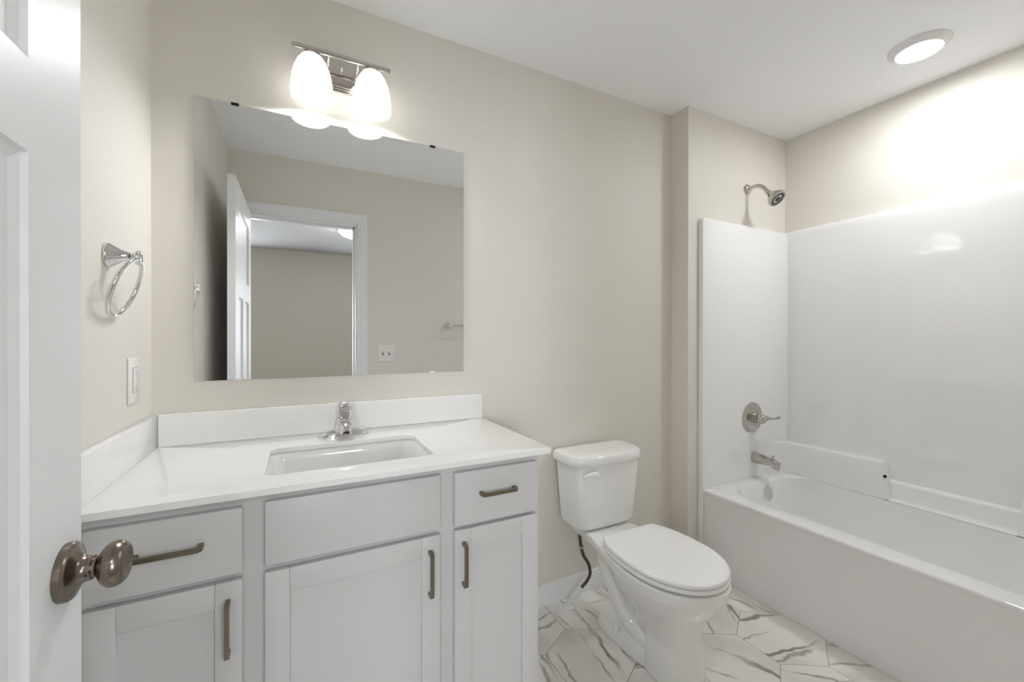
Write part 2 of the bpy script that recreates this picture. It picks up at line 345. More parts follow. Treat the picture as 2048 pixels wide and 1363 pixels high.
# ------------------------------------------------------------------ door, open against the left wall
def door():
    X0, X1 = 0.090, 0.1252; Y0, Y1 = -1.576, -0.832; Z0, Z1 = 0.012, 2.030
    r = thing('door_1', ((X0 + X1) / 2, (Y0 + Y1) / 2, 0), kind=S)
    bm = nb()
    st = 0.122; bv = 0.020; dp = 0.011
    ys = [Y0, Y0 + st, -1.228, -1.180, Y1 - st - 0.006, Y1]
    panels = [(Y0 + st, Y1 - 0.129, 1.543, 1.905), (Y0 + st, -1.252, 0.24, 1.437), (-1.156, Y1 - 0.129, 0.24, 1.437)]
    for side, xs in ((1, X1), (-1, X0)):
        # face with panel cut-outs: grid built from all break lines
        yb = sorted({Y0, Y1, *[p[0] for p in panels], *[p[1] for p in panels]}); zb = sorted({Z0, Z1, *[p[2] for p in panels], *[p[3] for p in panels]})
        for i in range(len(yb) - 1):
            for j in range(len(zb) - 1):
                ym, zm = (yb[i] + yb[i + 1]) / 2, (zb[j] + zb[j + 1]) / 2
                if any(p[0] < ym < p[1] and p[2] < zm < p[3] for p in panels): continue
                bm.faces.new([bm.verts.new((xs, y, z)) for y, z in ((yb[i], zb[j]), (yb[i + 1], zb[j]), (yb[i + 1], zb[j + 1]), (yb[i], zb[j + 1]))])
        for (a, b, c, e) in panels:
            def rect(q, dx): return [(xs - side * dx, y, z) for y, z in ((a + q, c + q), (b - q, c + q), (b - q, e - q), (a + q, e - q))]
            loft(bm, [rect(0, 0), rect(0.003, 0.006), rect(0.014, dp), rect(bv, dp)], cap0=False, cap1=True)
    for a in ((Y0, Y0), (Y1, Y1)):
        bm.faces.new([bm.verts.new(p) for p in ((X0, a[0], Z0), (X1, a[0], Z0), (X1, a[0], Z1), (X0, a[0], Z1))])
    for z in (Z0, Z1):
        bm.faces.new([bm.verts.new(p) for p in ((X0, Y0, z), (X1, Y0, z), (X1, Y1, z), (X0, Y1, z))])
    bmesh.ops.remove_doubles(bm, verts=bm.verts, dist=1e-5)
    obj('door_leaf', bm, M['door'], r, ang=20)
    KY, KZ = -0.8795, 0.914
    for s, xf in ((1, X1), (-1, X0)):
        if s == -1: continue
        bm = nb()
        lathe(bm, [(0.0368, 0), (0.0372, 0.003), (0.0368, 0.0075), (0.0350, 0.0100), (0.0325, 0.0112), (0.0270, 0.0130), (0.0205, 0.0165), (0.0172, 0.0205), (0.0162, 0.0240), (0.0160, 0.0282), (0.0154, 0.0290), (0.0130, 0.0290)], (xf, KY, KZ), (s, 0, 0), 64)
        kn = obj('door_rosette', bm, M['satin'], r, ang=30)
        bm = nb()
        lathe(bm, [(0.0135, 0.0280), (0.0130, 0.0320), (0.0138, 0.0340), (0.0190, 0.0362), (0.0250, 0.0400), (0.0287, 0.0445), (0.0299, 0.0490), (0.0296, 0.0540), (0.0272, 0.0595), (0.0232, 0.0632), (0.0205, 0.0642), (0.0188, 0.0632), (0.0168, 0.0606), (0.010, 0.0598), (0.0, 0.0595)], (xf, KY, KZ), (s, 0, 0), 64)
        k2 = obj('door_knob', bm, M['satin'], r, ang=50)
        bm = nb(); lathe(bm, [(0.0016, 0), (0.0016, 0.0008)], (xf + 0.0255, KY - 0.0156, KZ - 0.003), (0, -1, 0), 12)
        obj('release_hole', bm, M['black'], kn)
    for z in (0.25, 1.02, 1.80):
        bm = nb(); lathe(bm, [(0.006, 0), (0.006, 0.09)], (X0 + 0.006, Y0 - 0.0001, z - 0.045), (0, 0, 1), 16); box(bm, X0 + 0.001, X0 + 0.03, Y0 - 0.002, Y0, z - 0.045, z + 0.045)
        obj('hinge', bm, M['satin'], r)
door()

# ------------------------------------------------------------------ vanity cabinet
VX = 1.056; FY = -0.535; DY = -0.553; TK = 0.874
def vanity():
    r = thing('vanity_cabinet', (0.53, -0.28, 0), 'light grey shaker bathroom vanity cabinet with bronze bar pulls', 'cabinet')
    # carcass with toe kick, face frame openings closed by fronts
    B('carcass', M['cab'], r, (0.0015, 0.0175, FY + 0.019, -0.002, 0.10, TK - 0.001), (0.0175, VX - 0.018, FY + 0.019, -0.012, 0.10, 0.118), (0.0175, VX - 0.018, -0.012, -0.002, 0.10, TK - 0.001), (0.305, 0.321, FY + 0.019, -0.012, 0.118, 0.70), (0.757, 0.773, FY + 0.019, -0.012, 0.118, 0.70), (0.0015, VX, FY + 0.075, FY + 0.09, 0.0, 0.10), bev=0.0005)
    B('side_panel', M['cab'], r, (VX - 0.018, VX, FY + 0.019, -0.002, 0.0, TK - 0.001), bev=0.0008)
    # face frame as stiles and rails
    bm = nb()
    for a in ((0.0015, 0.045), (0.277, 0.346), (0.727, 0.796), (1.028, VX)): box(bm, a[0], a[1], FY, FY + 0.019, 0.10, TK - 0.001, bev=0.0005, seg=1)
    for a in ((0.045, 0.277), (0.346, 0.727), (0.796, 1.028)):
        for z in ((0.10, 0.14), (0.680, 0.722), (0.845, TK - 0.001)): box(bm, a[0], a[1], FY + 0.0004, FY + 0.0186, z[0], z[1])
    obj('face_frame', bm, M['cab'], r)
    def pull(parent, p0, p1):
        # square bar pull with chamfered feet, along x or z
        a, b = Vector(p0), Vector(p1); t = (b - a).normalized(); bm = nb(); h = 0.0045; off = 0.028
        y0 = DY; L = (b - a).length
        side = Vector((0, 0, 1)) if abs(t.x) > 0.5 else Vector((1, 0, 0))
        # outline in (along, out) plane
        oo = [(0, 0), (0, off - 0.008), (0.007, off), (L - 0.007, off), (L, off - 0.008), (L, 0), (L - 0.0095, 0), (L - 0.0095, off - 0.0125), (L - 0.0125, off - 0.009), (0.0125, off - 0.009), (0.0095, off - 0.0125), (0.0095, 0)]
        R = []
        for sgn in (-1, 1):
            R.append([a + t * u + Vector((0, -v, 0)) + side * (sgn * h) for u, v in oo])
        loft(bm, R)
        return obj('pull', bm, M['pull'], parent, ang=20)
    def slab(name, x0, x1, z0, z1):
        return B(name, M['cab'], r, (x0, x1, DY, FY - 0.0003, z0, z1), bev=0.002, seg=2)
    dl = slab('drawer_front', 0.030, 0.2899, 0.7075, 0.8505); pull(dl, (0.105, DY, 0.785), (0.222, DY, 0.785))
    slab('false_drawer_front', 0.3334, 0.7404, 0.710, 0.8545)
    dr = slab('drawer_front', 0.7815, 1.0415, 0.7065, 0.853); pull(dr, (0.853, DY, 0.788), (0.966, DY, 0.788))
    def shaker(x0, x1, z0, z1, sw, rail, px, pz):
        bm = nb()
        box(bm, x0, x0 + sw, DY, FY - 0.0003, z0, z1, bev=0.0015); box(bm, x1 - sw, x1, DY, FY - 0.0003, z0, z1, bev=0.0015)
        box(bm, x0 + sw + 0.0002, x1 - sw - 0.0002, DY + 0.0002, FY - 0.0006, z1 - rail, z1 - 0.0002, bev=0.0009); box(bm, x0 + sw + 0.0002, x1 - sw - 0.0002, DY + 0.0002, FY - 0.0006, z0 + 0.0002, z0 + rail, bev=0.0009)
        o = obj('cabinet_door', bm, M['cab'], r, ang=30)
        B('door_panel', M['cab'], o, (x0 + sw - 0.002, x1 - sw + 0.002, DY + 0.0095, FY - 0.002, z0 + rail - 0.002, z1 - rail + 0.002))
        pull(o, (px, DY, pz - 0.0595), (px, DY, pz + 0.0595))
    shaker(0.030, 0.2899, 0.115, 0.6935, 0.0495, 0.0535, 0.2645, 0.597)
    shaker(0.3330, 0.7398, 0.115, 0.6950, 0.0495, 0.0535, 0.7110, 0.600)
    shaker(0.7815, 1.0415, 0.115, 0.6945, 0.0495, 0.0535, 0.8062, 0.602)
vanity()

# ------------------------------------------------------------------ countertop with sink cut-out
HC = 0.8891; WC = 1.0895; SX0, SX1, SY0, SY1 = 0.326, 0.752, -0.470, -0.186
def counter():
    r = thing('countertop', (0.54, -0.28, TK), 'white quartz vanity countertop with a rectangular sink cut-out', 'countertop')
    bm = nb(); k = 8; x0, x1, y0, y1 = 0.0015, WC, -0.566, -0.0015
    def outer(z, q): return rrect(x0 + q, x1 - q, y0 + q, y1 - q, [0.0005, 0.0005, 0.0005, 0.012 - q], z, k)
    def inner(z, q=0): return rrect(SX0 - q, SX1 + q, SY0 - q, SY1 + q, 0.028 + q, z, k)
    loft(bm, [inner(TK), outer(TK, 0), outer(HC - 0.002, 0), outer(HC - 0.0006, 0.0006), outer(HC, 0.002), inner(HC, 0.002), inner(HC - 0.002), inner(TK)], False, False)
    bmesh.ops.remove_doubles(bm, verts=bm.verts, dist=1e-6)
    obj('counter_slab', bm, M['quartz'], r, ang=30)
    B('back_splash', M['quartz'], r, (0.0205, WC - 0.0005, -0.0200, -0.0015, HC, HC + 0.0995), bev=0.0012)
    B('side_splash', M['quartz'], r, (0.0015, 0.0203, -0.564, -0.0015, HC, HC + 0.0995), bev=0.0012)
    s = thing('undermount_sink', (0.54, -0.33, TK - 0.15), 'white rectangular undermount sink basin set below the countertop', 'sink')
    bm = nb(); t = TK - 0.0005
    rings = [rrect(SX0 - 0.02, SX1 + 0.02, SY0 - 0.02, SY1 + 0.02, 0.03, t), rrect(SX0 - 0.003, SX1 + 0.003, SY0 - 0.003, SY1 + 0.003, 0.030, t),
             rrect(SX0 + 0.002, SX1 - 0.002, SY0 + 0.002, SY1 - 0.002, 0.030, t - 0.006), rrect(SX0 + 0.012, SX1 - 0.012, SY0 + 0.008, SY1 - 0.008, 0.035, t - 0.04),
             rrect(SX0 + 0.030, SX1 - 0.030, SY0 + 0.018, SY1 - 0.018, 0.040, t - 0.105), rrect(SX0 + 0.040, SX1 - 0.040, SY0 + 0.026, SY1 - 0.026, 0.040, t - 0.122),
             rrect(SX0 + 0.060, SX1 - 0.060, SY0 + 0.046, SY1 - 0.046, 0.040, t - 0.131), rrect(SX0 + 0.17, SX1 - 0.17, SY0 + 0.11, SY1 - 0.11, 0.030, t - 0.136)]
    loft(bm, rings, False, True); obj('basin', bm, M['sink'], s, ang=50)
    bm = nb(); lathe(bm, [(0.022, 0), (0.022, 0.002), (0.017, 0.003), (0.016, 0.001), (0.0, 0.001)], ((SX0 + SX1) / 2, (SY0 + SY1) / 2, t - 0.1358), (0, 0, 1), 32); obj('drain', bm, M['chrome'], s)
counter()

# ------------------------------------------------------------------ faucet
def faucet():
    cx, cy = 0.5385, -0.108; z = HC
    r = thing('sink_faucet', (cx, cy, z), 'chrome single-lever sink faucet with oval deck plate', 'faucet')
    bm = nb()
    loft(bm, [sel(cx, cy, 0.081, 0.027, 0.027, z, 2.2, 2.2), sel(cx, cy, 0.0812, 0.0272, 0.0272, z + 0.003, 2.2, 2.2), sel(cx, cy, 0.079, 0.0265, 0.0265, z + 0.008, 2.2, 2.2),
              sel(cx, cy, 0.070, 0.0255, 0.0255, z + 0.0145, 2.1, 2.1), sel(cx, cy, 0.052, 0.024, 0.024, z + 0.021, 2, 2), sel(cx, cy, 0.035, 0.022, 0.022, z + 0.025, 2, 2)])
    obj('deck_plate', bm, M['chrome'], r)
    bm = nb()   # body: tapering column leaning forward into a short spout
    loft(bm, [sel(cx, cy, 0.0345, 0.026, 0.024, z + 0.012, 2.6, 2.2, 40), sel(cx, cy - 0.001, 0.0320, 0.026, 0.022, z + 0.028, 2.6, 2.2, 40), sel(cx, cy - 0.001, 0.0290, 0.025, 0.0205, z + 0.043, 2.5, 2.2, 40),
              sel(cx, cy + 0.0, 0.0265, 0.023, 0.019, z + 0.057, 2.4, 2.2, 40), sel(cx, cy + 0.001, 0.0245, 0.020, 0.0175, z + 0.067, 2.3, 2.2, 40), sel(cx, cy + 0.002, 0.017, 0.013, 0.0125, z + 0.076, 2, 2, 40), sel(cx, cy + 0.002, 0.005, 0.004, 0.004, z + 0.079, 2, 2, 40)])
    obj('faucet_body', bm, M['chrome'], r)
    bm = nb()
    q = [(cx, cy - 0.004, z + 0.044), (cx, cy - 0.030, z + 0.050), (cx, cy - 0.058, z + 0.047), (cx, cy - 0.078, z + 0.037), (cx, cy - 0.089, z + 0.026)]
    tube(bm, q, [0.0230, 0.0240, 0.0230, 0.0215, 0.0175], 24, 6, flat=0.72, side=(1, 0, 0))
    sp = obj('spout', bm, M['chrome'], r)
    bm = nb(); lathe(bm, [(0.0105, 0), (0.0105, 0.006), (0.009, 0.006), (0.0085, 0.002), (0, 0.002)], (cx, cy - 0.086, z + 0.026), (0, -0.25, -1), 24); obj('aerator', bm, M['satin'], sp)
    bm = nb()   # lever: broad tongue rising back from the cap, curling forward at the tip
    q = [(cx, cy - 0.014, z + 0.064), (cx, cy - 0.004, z + 0.083), (cx, cy + 0.006, z + 0.098), (cx, cy + 0.004, z + 0.109), (cx, cy - 0.010, z + 0.114)]
    tube(bm, q, [0.0250, 0.0262, 0.0240, 0.0185, 0.0090], 24, 6, flat=0.42, side=(1, 0, 0))
    lv = obj('lever_handle', bm, M['chrome'], r)
    bm = nb(); lathe(bm, [(0.0032, 0), (0.0032, 0.0015), (0, 0.0015)], (cx, cy - 0.0165, z + 0.0765), (0, -0.9, 0.4), 16); obj('set_screw_hole', bm, M['black'], lv)
faucet()

# ------------------------------------------------------------------ mirror
def mirror():
    x0, x1, z0, z1 = 0.1064, 1.0108, 1.0851, 1.9895
    r = thing('wall_mirror', ((x0 + x1) / 2, 0, z0), 'frameless square wall mirror held by small clips above the vanity', 'mirror')
    B('mirror_edge', M['mirror_edge'], r, (x0, x1, -0.0052, -0.0008, z0, z1))
    B('mirror_glass', M['mirror'], r, (x0 + 0.0006, x1 - 0.0006, -0.0060, -0.0053, z0 + 0.0006, z1 - 0.0006))
    for x in (0.216, 0.8785):
        B('mirror_clip', M['black'], r, (x - 0.011, x + 0.011, -0.0090, -0.0008, z1 - 0.006, z1 + 0.003), bev=0.0012)
    for x in (0.2237, 0.8788):
        o = B('mirror_clip', M['clear'], r, (x - 0.011, x + 0.011, -0.0090, -0.0008, z0 - 0.003, z0 + 0.006), bev=0.0012); o['label'] = 'clear plastic clip'
mirror()

# ------------------------------------------------------------------ vanity light
def vlight():
    r = thing('vanity_light', (0.54, 0, 2.17), 'two-light polished nickel wall fixture with white bell glass shades', 'lamp')
    X0, X1 = 0.425, 0.655
    B('back_plate', M['nickel'], r, (X0, X1, -0.010, -0.0005, 2.112, 2.238), (X0 + 0.005, X1 - 0.005, -0.016, -0.009, 2.118, 2.232), (X0 + 0.010, X1 - 0.010, -0.022, -0.015, 2.124, 2.226), bev=0.002)
    by, bz = -0.086, 2.190
    bm = nb(); lathe(bm, [(0.0, 0.0), (0.005, 0.001), (0.0085, 0.005), (0.009, 0.009), (0.009, 0.311), (0.0085, 0.315), (0.005, 0.319), (0, 0.32)], (0.3805, by, bz), (1, 0, 0), 24, sx=0.85, sy=1.0)
    obj('cross_bar', bm, M['nickel'], r)
    for x in (0.492, 0.588):
        bm = nb(); tube(bm, [(x, -0.020, 2.168), (x, -0.045, 2.166), (x, -0.070, 2.172), (x, by, bz - 0.004)], 0.0042, 12, 5); lathe(bm, [(0.008, 0), (0.007, 0.004), (0.004, 0.005)], (x, -0.021, 2.168), (0, -1, 0), 16)
        obj('arm', bm, M['nickel'], r)
    bm = nb(); lathe(bm, [(0.007, 0), (0.006, 0.003), (0.003, 0.004), (0.003, 0.010), (0.006, 0.013), (0.0065, 0.017), (0.004, 0.022), (0, 0.023)], (0.54, -0.021, 2.185), (0, -1, 0), 20); obj('finial', bm, M['nickel'], r)
    for x in (0.4415, 0.6345):
        bm = nb(); lathe(bm, [(0.006, 0.0), (0.008, -0.004), (0.018, -0.008), (0.0255, -0.018), (0.0285, -0.030), (0.029, -0.036), (0.026, -0.036)], (x, by, bz - 0.004), (0, 0, 1), 32)
        obj('socket_cup', bm, M['nickel'], r)
        bm = nb(); zb = 2.026
        out = [(0.0635, 0.0), (0.0650, 0.004), (0.0652, 0.020), (0.0640, 0.045), (0.0605, 0.070), (0.0545, 0.095), (0.0450, 0.118), (0.0330, 0.136), (0.0240, 0.143), (0.0180, 0.1445)]
        inn = [(max(a - 0.0035, 0.014), b - (0.003 if b > 0.1 else 0)) for a, b in out][::-1]; inn[-1] = (0.0605, 0.0004)
        n = 64; prof = out + inn
        rings = [[(x + a * math.cos(2 * PI * i / n), by + a * math.sin(2 * PI * i / n), zb + b) for i in range(n)] for a, b in prof]; rings.append(rings[0])
        loft(bm, rings, False, False); bmesh.ops.remove_doubles(bm, verts=bm.verts, dist=1e-6)
        sh = obj('lamp_shade', bm, M['shade'], r, ang=60)
        bm = nb(); lathe(bm, [(0.0, 0.0), (0.010, 0.0015), (0.019, 0.006), (0.0255, 0.013), (0.0285, 0.022), (0.0285, 0.030), (0.025, 0.042), (0.018, 0.056), (0.0145, 0.068), (0.0135, 0.075)], (x, by, 2.036), (0, 0, 1), 32)
        obj('bulb', bm, M['bulb'], sh)
vlight()

# ------------------------------------------------------------------ towel ring
def towel_ring():
    y, z = -0.3335, 1.4175
    r = thing('towel_ring', (0, y, z), 'chrome towel ring hanging from a flared post on the left wall', 'towel ring')
    bm = nb(); lathe(bm, [(0.0285, 0.0005), (0.0295, 0.003), (0.0285, 0.007), (0.0265, 0.009), (0.0245, 0.013), (0.0190, 0.020), (0.0145, 0.028), (0.0110, 0.038), (0.0095, 0.046), (0.0095, 0.049)], (0, y, z), (1, 0, 0), 48); obj('wall_post', bm, M['chrome'], r)
    bm = nb(); n = 32; tube(bm, [(0.057, y + 0.0115 * math.cos(2 * PI * i / n), z - 0.002 + 0.0115 * math.sin(2 * PI * i / n)) for i in range(n)], 0.0062, 14, 0, closed=True); obj('hanger_loop', bm, M['chrome'], r)
    bm = nb(); n = 72; R = 0.0715; ph = math.radians(19); dn = Vector((-math.sin(ph), 0, -math.cos(ph))); hz = Vector((0, 1, 0)); c = Vector((0.057, y, z - 0.006)) + dn * R
    tube(bm, [c + hz * (R * math.cos(2 * PI * i / n)) + dn * (R * math.sin(2 * PI * i / n)) for i in range(n)], 0.0052, 14, 0, closed=True)
    obj('ring', bm, M['chrome'], r)
towel_ring()

# ------------------------------------------------------------------ outlet and switch
def outlet():
    y0, y1, z0, z1 = -0.2045, -0.1215, 1.0475, 1.1695; yc = (y0 + y1) / 2; zc = (z0 + z1) / 2
    r = thing('wall_outlet', (0, yc, z0), 'white vertical outlet plate on the left wall below the towel ring', 'outlet')
    B('cover_plate', M['plastic'], r, (0.0003, 0.0055, y0, y1, z0, z1), bev=0.0022)
    o = B('receptacle', M['plastic'], r, (0.0050, 0.0075, yc - 0.0168, yc + 0.0168, zc - 0.0335, zc + 0.0335), bev=0.0006)
    B('recess_line', M['slot'], r, (0.0040, 0.00585, yc - 0.0178, yc + 0.0178, zc - 0.0345, zc + 0.0345))
    for dz in (-0.021, 0.021):
        B('socket_slot', M['slot'], o, (0.0070, 0.0077, yc - 0.0070, yc - 0.0056, dz + zc - 0.003, dz + zc + 0.004), (0.0070, 0.0077, yc + 0.0050, yc + 0.0064, dz + zc - 0.003, dz + zc + 0.004), (0.0070, 0.0077, yc - 0.0018, yc + 0.0018, dz + zc - 0.0085, dz + zc - 0.0055))
    B('test_button', M['plastic'], o, (0.0072, 0.0083, yc - 0.010, yc + 0.010, zc + 0.0015, zc + 0.0060), (0.0072, 0.0083, yc - 0.010, yc + 0.010, zc - 0.0060, zc - 0.0015), bev=0.0004)
    for z in (z0 + 0.011, z1 - 0.011):
        bm = nb(); lathe(bm, [(0.0032, 0), (0.0032, 0.0008), (0, 0.001)], (0.0054, yc, z), (1, 0, 0), 16); obj('screw', bm, M['clear'], r)
outlet()
def switch():
    x0, x1, z0, z1 = 0.9265, 1.0425, 1.0480, 1.1680; xc = (x0 + x1) / 2; zc = (z0 + z1) / 2; Y = RY
    r = thing('light_switch', (xc, Y, z0), 'white double toggle switch plate seen in the mirror beside the doorway', 'light switch')
    B('cover_plate', M['plastic'], r, (x0, x1, Y + 0.0003, Y + 0.0055, z0, z1), bev=0.0022)
    for x in (xc - 0.023, xc + 0.023):
        B('toggle_slot', M['slot'], r, (x - 0.0055, x + 0.0055, Y + 0.0050, Y + 0.0059, zc - 0.0125, zc + 0.0125))
        bm = nb(); tube(bm, [(x, Y + 0.004, zc), (x, Y + 0.011, zc + 0.004), (x, Y + 0.017, zc + 0.009)], [0.0042, 0.004, 0.0032], 12, 3); obj('toggle', bm, M['plastic'], r)
        for z in (zc - 0.030, zc + 0.030):
            bm = nb(); lathe(bm, [(0.003, 0), (0.003, 0.0008), (0, 0.001)], (x, Y + 0.0054, z), (0, 1, 0), 12); obj('screw', bm, M['clear'], r)
switch()
def towel_bar():
    Y = RY; z = 1.3205; x0 = 1.468; x1 = 2.078
    r = thing('towel_bar', ((x0 + x1) / 2, Y, z - 0.03), 'chrome towel bar on the wall opposite the vanity, cut off in the mirror', 'towel bar')
    for x in (x0, x1):
        bm = nb(); lathe(bm, [(0.0285, 0.0005), (0.0295, 0.003), (0.0285, 0.007), (0.0245, 0.013), (0.0190, 0.022), (0.0145, 0.032), (0.0115, 0.044), (0.0115, 0.060), (0.011, 0.070), (0.006, 0.074), (0, 0.075)], (x, Y, z), (0, 1, 0), 40); obj('wall_post', bm, M['chrome'], r)
    bm = nb(); lathe(bm, [(0.008, 0), (0.008, x1 - x0)], (x0, Y + 0.062, z), (1, 0, 0), 24); obj('bar', bm, M['chrome'], r)
towel_bar()

# ------------------------------------------------------------------ ceiling lights
def downlight():
    cx, cy = 2.7065, -0.8600
    r = thing('recessed_light', (cx, cy, ZC - 0.022), 'round white downlight in the ceiling above the bathtub', 'ceiling light')
    bm = nb(); lathe(bm, [(0.0985, 0.0), (0.0985, -0.0035), (0.096, -0.006), (0.086, -0.0145), (0.0765, -0.0215), (0.0740, -0.0222), (0.0735, -0.020)], (cx, cy, ZC - 0.0003), (0, 0, 1), 64); obj('trim_ring', bm, M['plastic'], r)
    bm = nb(); lathe(bm, [(0.0736, -0.019), (0.0735, -0.0215), (0.05, -0.0232), (0, -0.0240)], (cx, cy, ZC), (0, 0, 1), 64); obj('lens', bm, M['lens'], r)
downlight()
def flush():
    cx, cy = 0.9645, -3.30
    r = thing('flush_mount_light', (cx, cy, ZC - 0.12), 'lit bowl-shaped ceiling light in the bedroom reflected in the mirror', 'ceiling light')
    bm = nb(); lathe(bm, [(0.14, 0), (0.205, -0.004), (0.207, -0.012), (0.190, -0.028), (0.172, -0.034)], (cx, cy, ZC - 0.0003), (0, 0, 1), 48); obj('pan', bm, M['satin'], r)
    bm = nb(); lathe(bm, [(0.175, -0.026), (0.176, -0.034), (0.165, -0.060), (0.135, -0.088), (0.085, -0.108), (0.03, -0.116), (0, -0.117)], (cx, cy, ZC), (0, 0, 1), 48); obj('glass_bowl', bm, M['dome'], r)
    bm = nb(); lathe(bm, [(0.004, -0.115), (0.012, -0.118), (0.010, -0.125), (0.004, -0.132), (0, -0.134)], (cx, cy, ZC), (0, 0, 1), 20); obj('finial', bm, M['satin'], r)
flush()

# ------------------------------------------------------------------ tub and shower surround, one moulded unit
XW = 3.047; YW = -0.140; YE = -1.5505; TX = 2.3065; TZ = 0.4246; XL = 2.985
def tub():
    r = thing('bathtub_surround', (2.69, -0.86, 0), 'glossy white one-piece bathtub and shower surround in the alcove', 'bathtub')
    k = 12; bm = nb()
    IX0, IX1, IY0, IY1 = 2.413, XL, -1.480, -0.205
    def inn(q, z, e=0.0): return rrect(IX0 + q, IX1 - max(0, q - 0.018) * 0.7, IY0 + q + e, IY1 - q - e * 0.25, [max(0.11 - q * .3, .05)] * 4, z, k)
    ref = inn(0, TZ)
    def outr(q, z):
        out = []; x0, x1, y0, y1 = TX + q, XW + 0.004, YE - 0.004, YW + 0.004
        pts = rrect(x0, x1, y0, y1, 0.001, z, k); return pts
    loft(bm, [outr(0.004, 0.0), outr(0.0045, 0.05), outr(0.006, 0.25), outr(0.007, TZ - 0.030), outr(0.003, TZ - 0.020), outr(0.0, TZ - 0.012), outr(0.002, TZ - 0.005), outr(0.006, TZ - 0.0012), outr(0.012, TZ),
              inn(-0.012, TZ), inn(-0.004, TZ - 0.0014), inn(0.003, TZ - 0.006), inn(0.008, TZ - 0.015), inn(0.018, TZ - 0.07), inn(0.032, TZ - 0.17, 0.03), inn(0.050, TZ - 0.26, 0.07), inn(0.075, TZ - 0.31, 0.10), inn(0.12, TZ - 0.335, 0.13)], False, True)
    obj('tub', bm, M['acryl'], r, ang=60)
    # wall panels
    bm = nb()
    prof = rrect(TX - 0.0085, XR - 0.001, 0.0, 1.8605, [0.0005, 0.016, 0.0005, 0.0005], 0, 8)   # x,z outline of the plumbing wall
    def pl(y, q): return [(x + (q if x < 2.4 else 0), y, z - (q if z > 1.0 else 0)) for x, z, _ in prof]
    loft(bm, [pl(D1 - 0.0010, 0), pl(YW + 0.003, 0), pl(YW + 0.0008, 0.001), pl(YW, 0.003)])
    obj('plumbing_wall_panel', bm, M['acryl'], r, ang=30)
    bm = nb(); ny, nz = 40, 40; ya, yb, za, zb = YE, YW + 0.002, TZ - 0.02, 1.8655
    G = []
    for j in range(nz + 1):
        row = []
        for i in range(ny + 1):
            u = i / ny * 2 - 1; y = ya + (yb - ya) * i / ny; z = za + (zb - 0.003 - za) * j / nz
            dz = 0.0
            row.append(bm.verts.new((XW + dz, y, z)))
        G.append(row)
    for j in range(nz):
        for i in range(ny): bm.faces.new((G[j][i], G[j][i + 1], G[j + 1][i + 1], G[j + 1][i]))
    T1 = [bm.verts.new((XW + 0.001, v.co.y, zb - 0.0007)) for v in G[-1]]; T2 = [bm.verts.new((XW + 0.003, v.co.y, zb)) for v in G[-1]]; T3 = [bm.verts.new((XR - 0.0008, v.co.y, zb)) for v in G[-1]]
    for A_, B_ in ((G[-1], T1), (T1, T2), (T2, T3)):
        for i in range(ny): bm.faces.new((A_[i], A_[i + 1], B_[i + 1], B_[i]))
    # soft fillet in the corner
    n = 8; rf = 0.016; q = []
    for i in range(n + 1):
        t = PI / 2 * i / n; q.append((XW + 0.001 - rf + rf * math.sin(t), YW - 0.0 - rf + rf * math.cos(t)))
    poly = q + [(XW + 0.002, YW + 0.001)]
    prism(bm, [(XW + 0.001 - rf, YW + 0.001)] + q[1:-1] + [(XW + 0.001, YW - rf), (XW + 0.002, YW + 0.001)], TZ, 1.862)
    obj('long_wall_panel', bm, M['acryl'], r, ang=40)
    B('end_wall_panel', M['acryl'], r, (TX - 0.0085, XR - 0.001, RY + 0.001, YE, 0, 1.8605), bev=0.003)
    # soap ledge along the long wall with the recessed lower shelf
    bm = nb(); LZ = 0.607; ra = 0.11
    arc = [(XL - ra + ra * math.sin(PI / 2 * i / 10), YW - ra + ra * math.cos(PI / 2 * i / 10)) for i in range(11)]
    L1 = [(XW + 0.003, YW + 0.002)] + [(XL - ra - 0.015, YW + 0.002)] + [(x, y) for x, y in arc] + [(XL, -0.626), (XW + 0.003, -0.626)]
    L1b = [(XW + 0.003, YW + 0.002)] + [(XL - ra - 0.015, YW + 0.002)] + [(x, y) for x, y in arc] + [(XL, -0.660), (XW + 0.003, -0.660)]
    def ins(poly, q): 
        out = []
        for x, y in poly: out.append((x - 0 if x > XW else x + q * (1 if x < XW else 0), y + (q if y < -0.6 else 0)))
        return out
    LT = LZ - 0.007
    loft(bm, [[(x, y, TZ - 0.001) for x, y in L1b], [(x, y, 0.437) for x, y in L1b], [(x, y, LT) for x, y in L1], [(x, y, LT + 0.004) for x, y in ins(L1, 0.0015)], [(x, y, LZ - 0.0007) for x, y in ins(L1, 0.0045)], [(x, y, LZ) for x, y in ins(L1, 0.009)]])
    # far ledge beyond the lower shelf
    L2 = [(XW + 0.003, YE - 0.002), (XW + 0.003, -1.088), (XL, -1.088), (XL, YE - 0.002)]; L2b = [(XW + 0.003, YE - 0.002), (XW + 0.003, -1.070), (XL, -1.070), (XL, YE - 0.002)]
    loft(bm, [[(x, y, TZ - 0.001) for x, y in L2b], [(x, y, 0.437) for x, y in L2b], [(x, y, LT) for x, y in L2], [(x + (0.0045 if x < XW else 0), y, LZ - 0.0007) for x, y in L2], [(x + (0.009 if x < XW else 0), y, LZ) for x, y in L2]])
    # lower shelf profile, extruded along y
    pf = [(XL, TZ - 0.001), (XL, TZ + 0.002), (XL + 0.0015, 0.4295), (XL + 0.006, 0.4315), (XL + 0.026, 0.4315), (XL + 0.031, 0.433), (XL + 0.0335, 0.438), (XL + 0.0375, 0.500), (XL + 0.0390, 0.508), (XL + 0.042, 0.5135), (XL + 0.048, 0.5165), (XW + 0.008, 0.520), (XW + 0.008, TZ - 0.001)]
    loft(bm, [[(x, y, z) for x, z in pf] for y in (-0.640, -1.092)])
    lg = obj('soap_ledge', bm, M['acryl'], r, ang=50)
